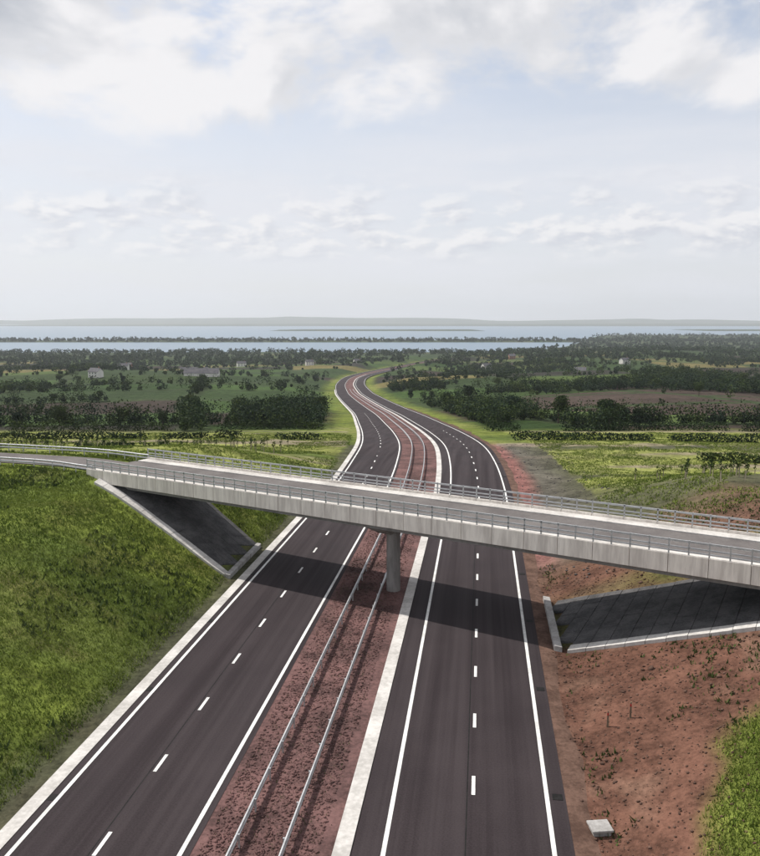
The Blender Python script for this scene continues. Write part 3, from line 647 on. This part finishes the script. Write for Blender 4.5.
# grass, weeds and loose stone: nobody could count them
def tufts(name, n, region, hmin, hmax, wdt, mat, label, keep=None, cat='grass', emin=0.9):
    x, y = region(n); z, a_, e_ = terrain(x, y)
    ok = (e_ > emin) & (keep(x, y, a_, e_) if keep else True); x, y, z = x[ok], y[ok], z[ok]; n = len(x)
    B = 3; xx = np.repeat(x, B) + rng.normal(size=n * B) * .16; yy = np.repeat(y, B) + rng.normal(size=n * B) * .16; zz = np.repeat(z, B) - 0.05 + (0.12 if emin < 0 else 0)
    h = rng.uniform(hmin, hmax, n * B); an = rng.random(n * B) * 6.283; lx = rng.normal(size=n * B) * .35 * h; ly = rng.normal(size=n * B) * .35 * h
    wx, wy = np.cos(an) * wdt, np.sin(an) * wdt
    V = np.stack([np.column_stack([xx - wx, yy - wy, zz]), np.column_stack([xx + wx, yy + wy, zz]), np.column_stack([xx + lx, yy + ly, zz + h])], 1).reshape(-1, 3)
    o = put(name, mesh_np(name, V, np.arange(len(V)).reshape(-1, 3), MAT[mat])); tag(o, label, cat, kind='stuff')
def reg(x0, x1, y0, y1): return lambda n: (rng.uniform(x0, x1, n), rng.uniform(y0, y1, n))
def in_view(x, y):
    u = (x - BA[0]) * BD[0] + (y - BA[1]) * BD[1]; v = (x - BA[0]) * BN[0] + (y - BA[1]) * BN[1]
    return (np.abs(x) < 0.52 * y + 8) & ~((v > -1.2) & (v < BW + 0.7) & (u > 1.5)) & (seg_dist(APPR, x, y) > 4.0)
tufts('bank_grass', 130000, reg(-72, -10, 34, 118), .10, .30, .055, 'grass', 'rough green grass on the left bank', lambda x, y, a, e: (a < -20.3) & in_view(x, y))
tufts('bank_weeds', 9000, reg(-66, -10, 34, 118), .2, .6, .14, 'weed', 'dark weeds scattered on the left bank', lambda x, y, a, e: (a < -21) & in_view(x, y) & (fbm(x / 7, y / 7, 3) > 0.56), 'weeds')
tufts('verge_grass', 150000, reg(-110, 120, 86, 226), .14, .36, .085, 'grass', 'grass on the verges beyond the bridge', lambda x, y, a, e: in_view(x, y) & ((a < -20) & (y > 84) | (a > 24)) & (fbm(x / 8, y / 8, 3) > 0.42))
tufts('corner_grass', 34000, reg(12, 34, 30, 56), .12, .34, .042, 'grass', 'green grass in the near corner of the brown bank', lambda x, y, a, e: (a > 15) & (a + 11 * (fbm(x / 14, y / 14, 4) - .5) + 4 * (fbm(x / 4 + 2, y / 4, 3) - .5) - .42 * (y - 40) > 18.4 + 2.2 * rng.normal(size=len(x)) ** 2 * .5) & in_view(x, y) & (y + 5 * (fbm(x / 14, y / 14, 4) - .5) < 46.5))
tufts('sparse_weeds', 6000, reg(8, 50, 34, 90), .12, .4, .10, 'weed', 'sparse weeds on the bare earth of the right bank', lambda x, y, a, e: in_view(x, y) & (a > 13.6) & (fbm(x / 6 + 3, y / 6, 3) > 0.53), 'weeds')
tufts('reserve_weeds', 1800, lambda n: (lambda yy: (A1 + T1 * yy + rng.uniform(-7.6, -1.2, n), yy))(34 * (150 / 34) ** rng.random(n)), (.06), .2, .035, 'weed', 'sparse weeds on the red central reserve', None, 'weeds', -99)
def rubble(name, n, region, keep, smin, smax, mat, label, lift=0.0):
    x, y = region(n); z, a_, e_ = terrain(x, y); ok = keep(x, y, a_, e_); x, y, z = x[ok], y[ok], z[ok]; n = len(x)
    base = np.array([(1, 0, 0), (-1, 0, 0), (0, 1, 0), (0, -1, 0), (0, 0, 1), (0, 0, -1)], float)
    fb = np.array([(0, 2, 4), (2, 1, 4), (1, 3, 4), (3, 0, 4), (2, 0, 5), (1, 2, 5), (3, 1, 5), (0, 3, 5)])
    s = smin + (smax - smin) * rng.random(n) ** 3; V = base[None] * (0.6 + 0.7 * rng.random((n, 6, 1))) * s[:, None, None] * np.array([1, 1, .7]) + rng.normal(size=(n, 6, 3)) * s[:, None, None] * .15
    V = V + np.column_stack([x, y, z + s * .2 + lift])[:, None]
    Fq = (fb[None] + 6 * np.arange(n)[:, None, None]).reshape(-1, 3)
    tag(put(name, mesh_np(name, V.reshape(-1, 3), Fq, MAT[mat])), label, 'stones', kind='stuff')
rubble('stony_bank', 6000, reg(14, 70, 80, 190), lambda x, y, a, e: (a > 14) & (a < 27), .04, .22, 'stone', 'loose grey stones on the bank right of the road past the bridge')
rubble('earth_clods', 2600, reg(8, 60, 34, 84), lambda x, y, a, e: (a > 13.6) & in_view(x, y) & (fbm(x / 5, y / 5, 3) > 0.5) & ((y > 49) | (a < 16)), .06, .28, 'brown_gravel', 'clods of earth on the brown bank')
rubble('bank_stones', 22000, reg(8, 60, 34, 84), lambda x, y, a, e: (a > 13.2) & in_view(x, y), .03, .14, 'brown_gravel', 'small stones on the brown bank')
rubble('reserve_stones', 16000, lambda n: (lambda yy: (A1 + T1 * yy + rng.uniform(-7.6, -1.2, n), yy))(34 * (110 / 34) ** rng.random(n)), lambda x, y, a, e: (a < -0.6) & (a > -7.7), .03, .13, 'red_gravel', 'red gravel on the central reserve', 0.12)

# ---------------------------------------------------------------- far houses and barns
def house(x, y, wd, dp, h, rz, wall, roof, label, group=None, chim=True):
    z = hz(x, y); r = empty('farmhouse' if chim else 'barn', (x, y, z), rz); tag(r, label, 'house' if chim else 'barn', group)
    m_ = MB(); m_.box(-wd / 2, wd / 2, -dp / 2, dp / 2, -2, h)
    m_.quad((-wd / 2, -dp / 2, h), (-wd / 2, dp / 2, h), (-wd / 2, 0, h + dp * .42)); m_.quad((wd / 2, dp / 2, h), (wd / 2, -dp / 2, h), (wd / 2, 0, h + dp * .42)); m_.build('wall', MAT[wall], r)
    m_ = MB(); e = .4
    for sg in (-1, 1):
        m_.hexa([(-wd / 2 - e, sg * (dp / 2 + e), h - .3), (wd / 2 + e, sg * (dp / 2 + e), h - .3), (wd / 2 + e, 0, h + dp * .42), (-wd / 2 - e, 0, h + dp * .42),
                 (-wd / 2 - e, sg * (dp / 2 + e), h - .05), (wd / 2 + e, sg * (dp / 2 + e), h - .05), (wd / 2 + e, 0, h + dp * .42 + .25), (-wd / 2 - e, 0, h + dp * .42 + .25)])
    rf = m_.build('roof', MAT[roof], r)
    if chim:
        m_ = MB(); m_.box(wd * .3, wd * .3 + .9, -.45, .45, h + dp * .2, h + dp * .42 + 1.3); m_.build('chimney', MAT['brick_wall'], rf)
        for wx in (-.3, 0, .3):
            for wz in (1.0, 3.4):
                if wz + 1.3 > h: continue
                m_ = MB(); m_.box(wd * wx - .6, wd * wx + .6, -dp / 2 - .06, -dp / 2 + .1, wz, wz + 1.3); m_.build('window', MAT['glass_dark'], r)
    else:
        m_ = MB(); m_.box(-2.2, 2.2, -dp / 2 - .08, -dp / 2 + .1, 0, h - .8); m_.build('door', MAT['dark_concrete'], r)
house(-178, 800, 34, 11, 3.4, 0.05, 'render_white', 'roof_slate', 'long low barn with a grey roof in the fields left of the road', None, False)
house(-210, 905, 30, 10, 3.4, 0.03, 'render_white', 'roof_slate', 'smaller low barn behind the long barn left of the road', None, False)
G = 'far houses in the valley'
for i, (x, y, lab) in enumerate([(-270, 760, 'white farmhouse left of the long low barn'), (-340, 1060, 'white house among trees at the far left'), (-110, 1250, 'white house left of the far bend of the road'), (-40, 1420, 'small far white house beyond the bend of the road'),
                                 (150, 1130, 'white house right of the far bend of the road'), (250, 1000, 'white farmhouse in the fields of the right-hand valley'), (360, 1180, 'far white house on the right beneath the wooded hill'), (230, 1400, 'small far house near the shore woods on the right'),
                                 (-430, 1370, 'far house near the water at the left'), (-230, 1330, 'far white house in the woods between barn and water')]):
    house(x, y, random.uniform(10, 15), 8, random.choice([5.4, 5.6]), random.uniform(-.5, .5), 'render_white' if 'white' in lab else 'brick_wall', 'roof_slate', lab, G)

# ---------------------------------------------------------------- haze
hb = MB(); hb.box(-15500, 15500, -400, 19500, -70, 420)
mh = bpy.data.materials.new('haze'); mh.use_nodes = True; mh.node_tree.nodes.clear(); hn = NT(mh.node_tree)
ho = hn.n('ShaderNodeOutputMaterial'); hv = hn.n('ShaderNodeVolumePrincipled'); mh.node_tree.links.new(hv.outputs[0], ho.inputs['Volume'])
hv.inputs['Color'].default_value = (0.88, 0.94, 1.0, 1); hv.inputs['Density'].default_value = 0.00006; hv.inputs['Anisotropy'].default_value = 0.2
tag(hb.build('haze', mh), kind='stuff')
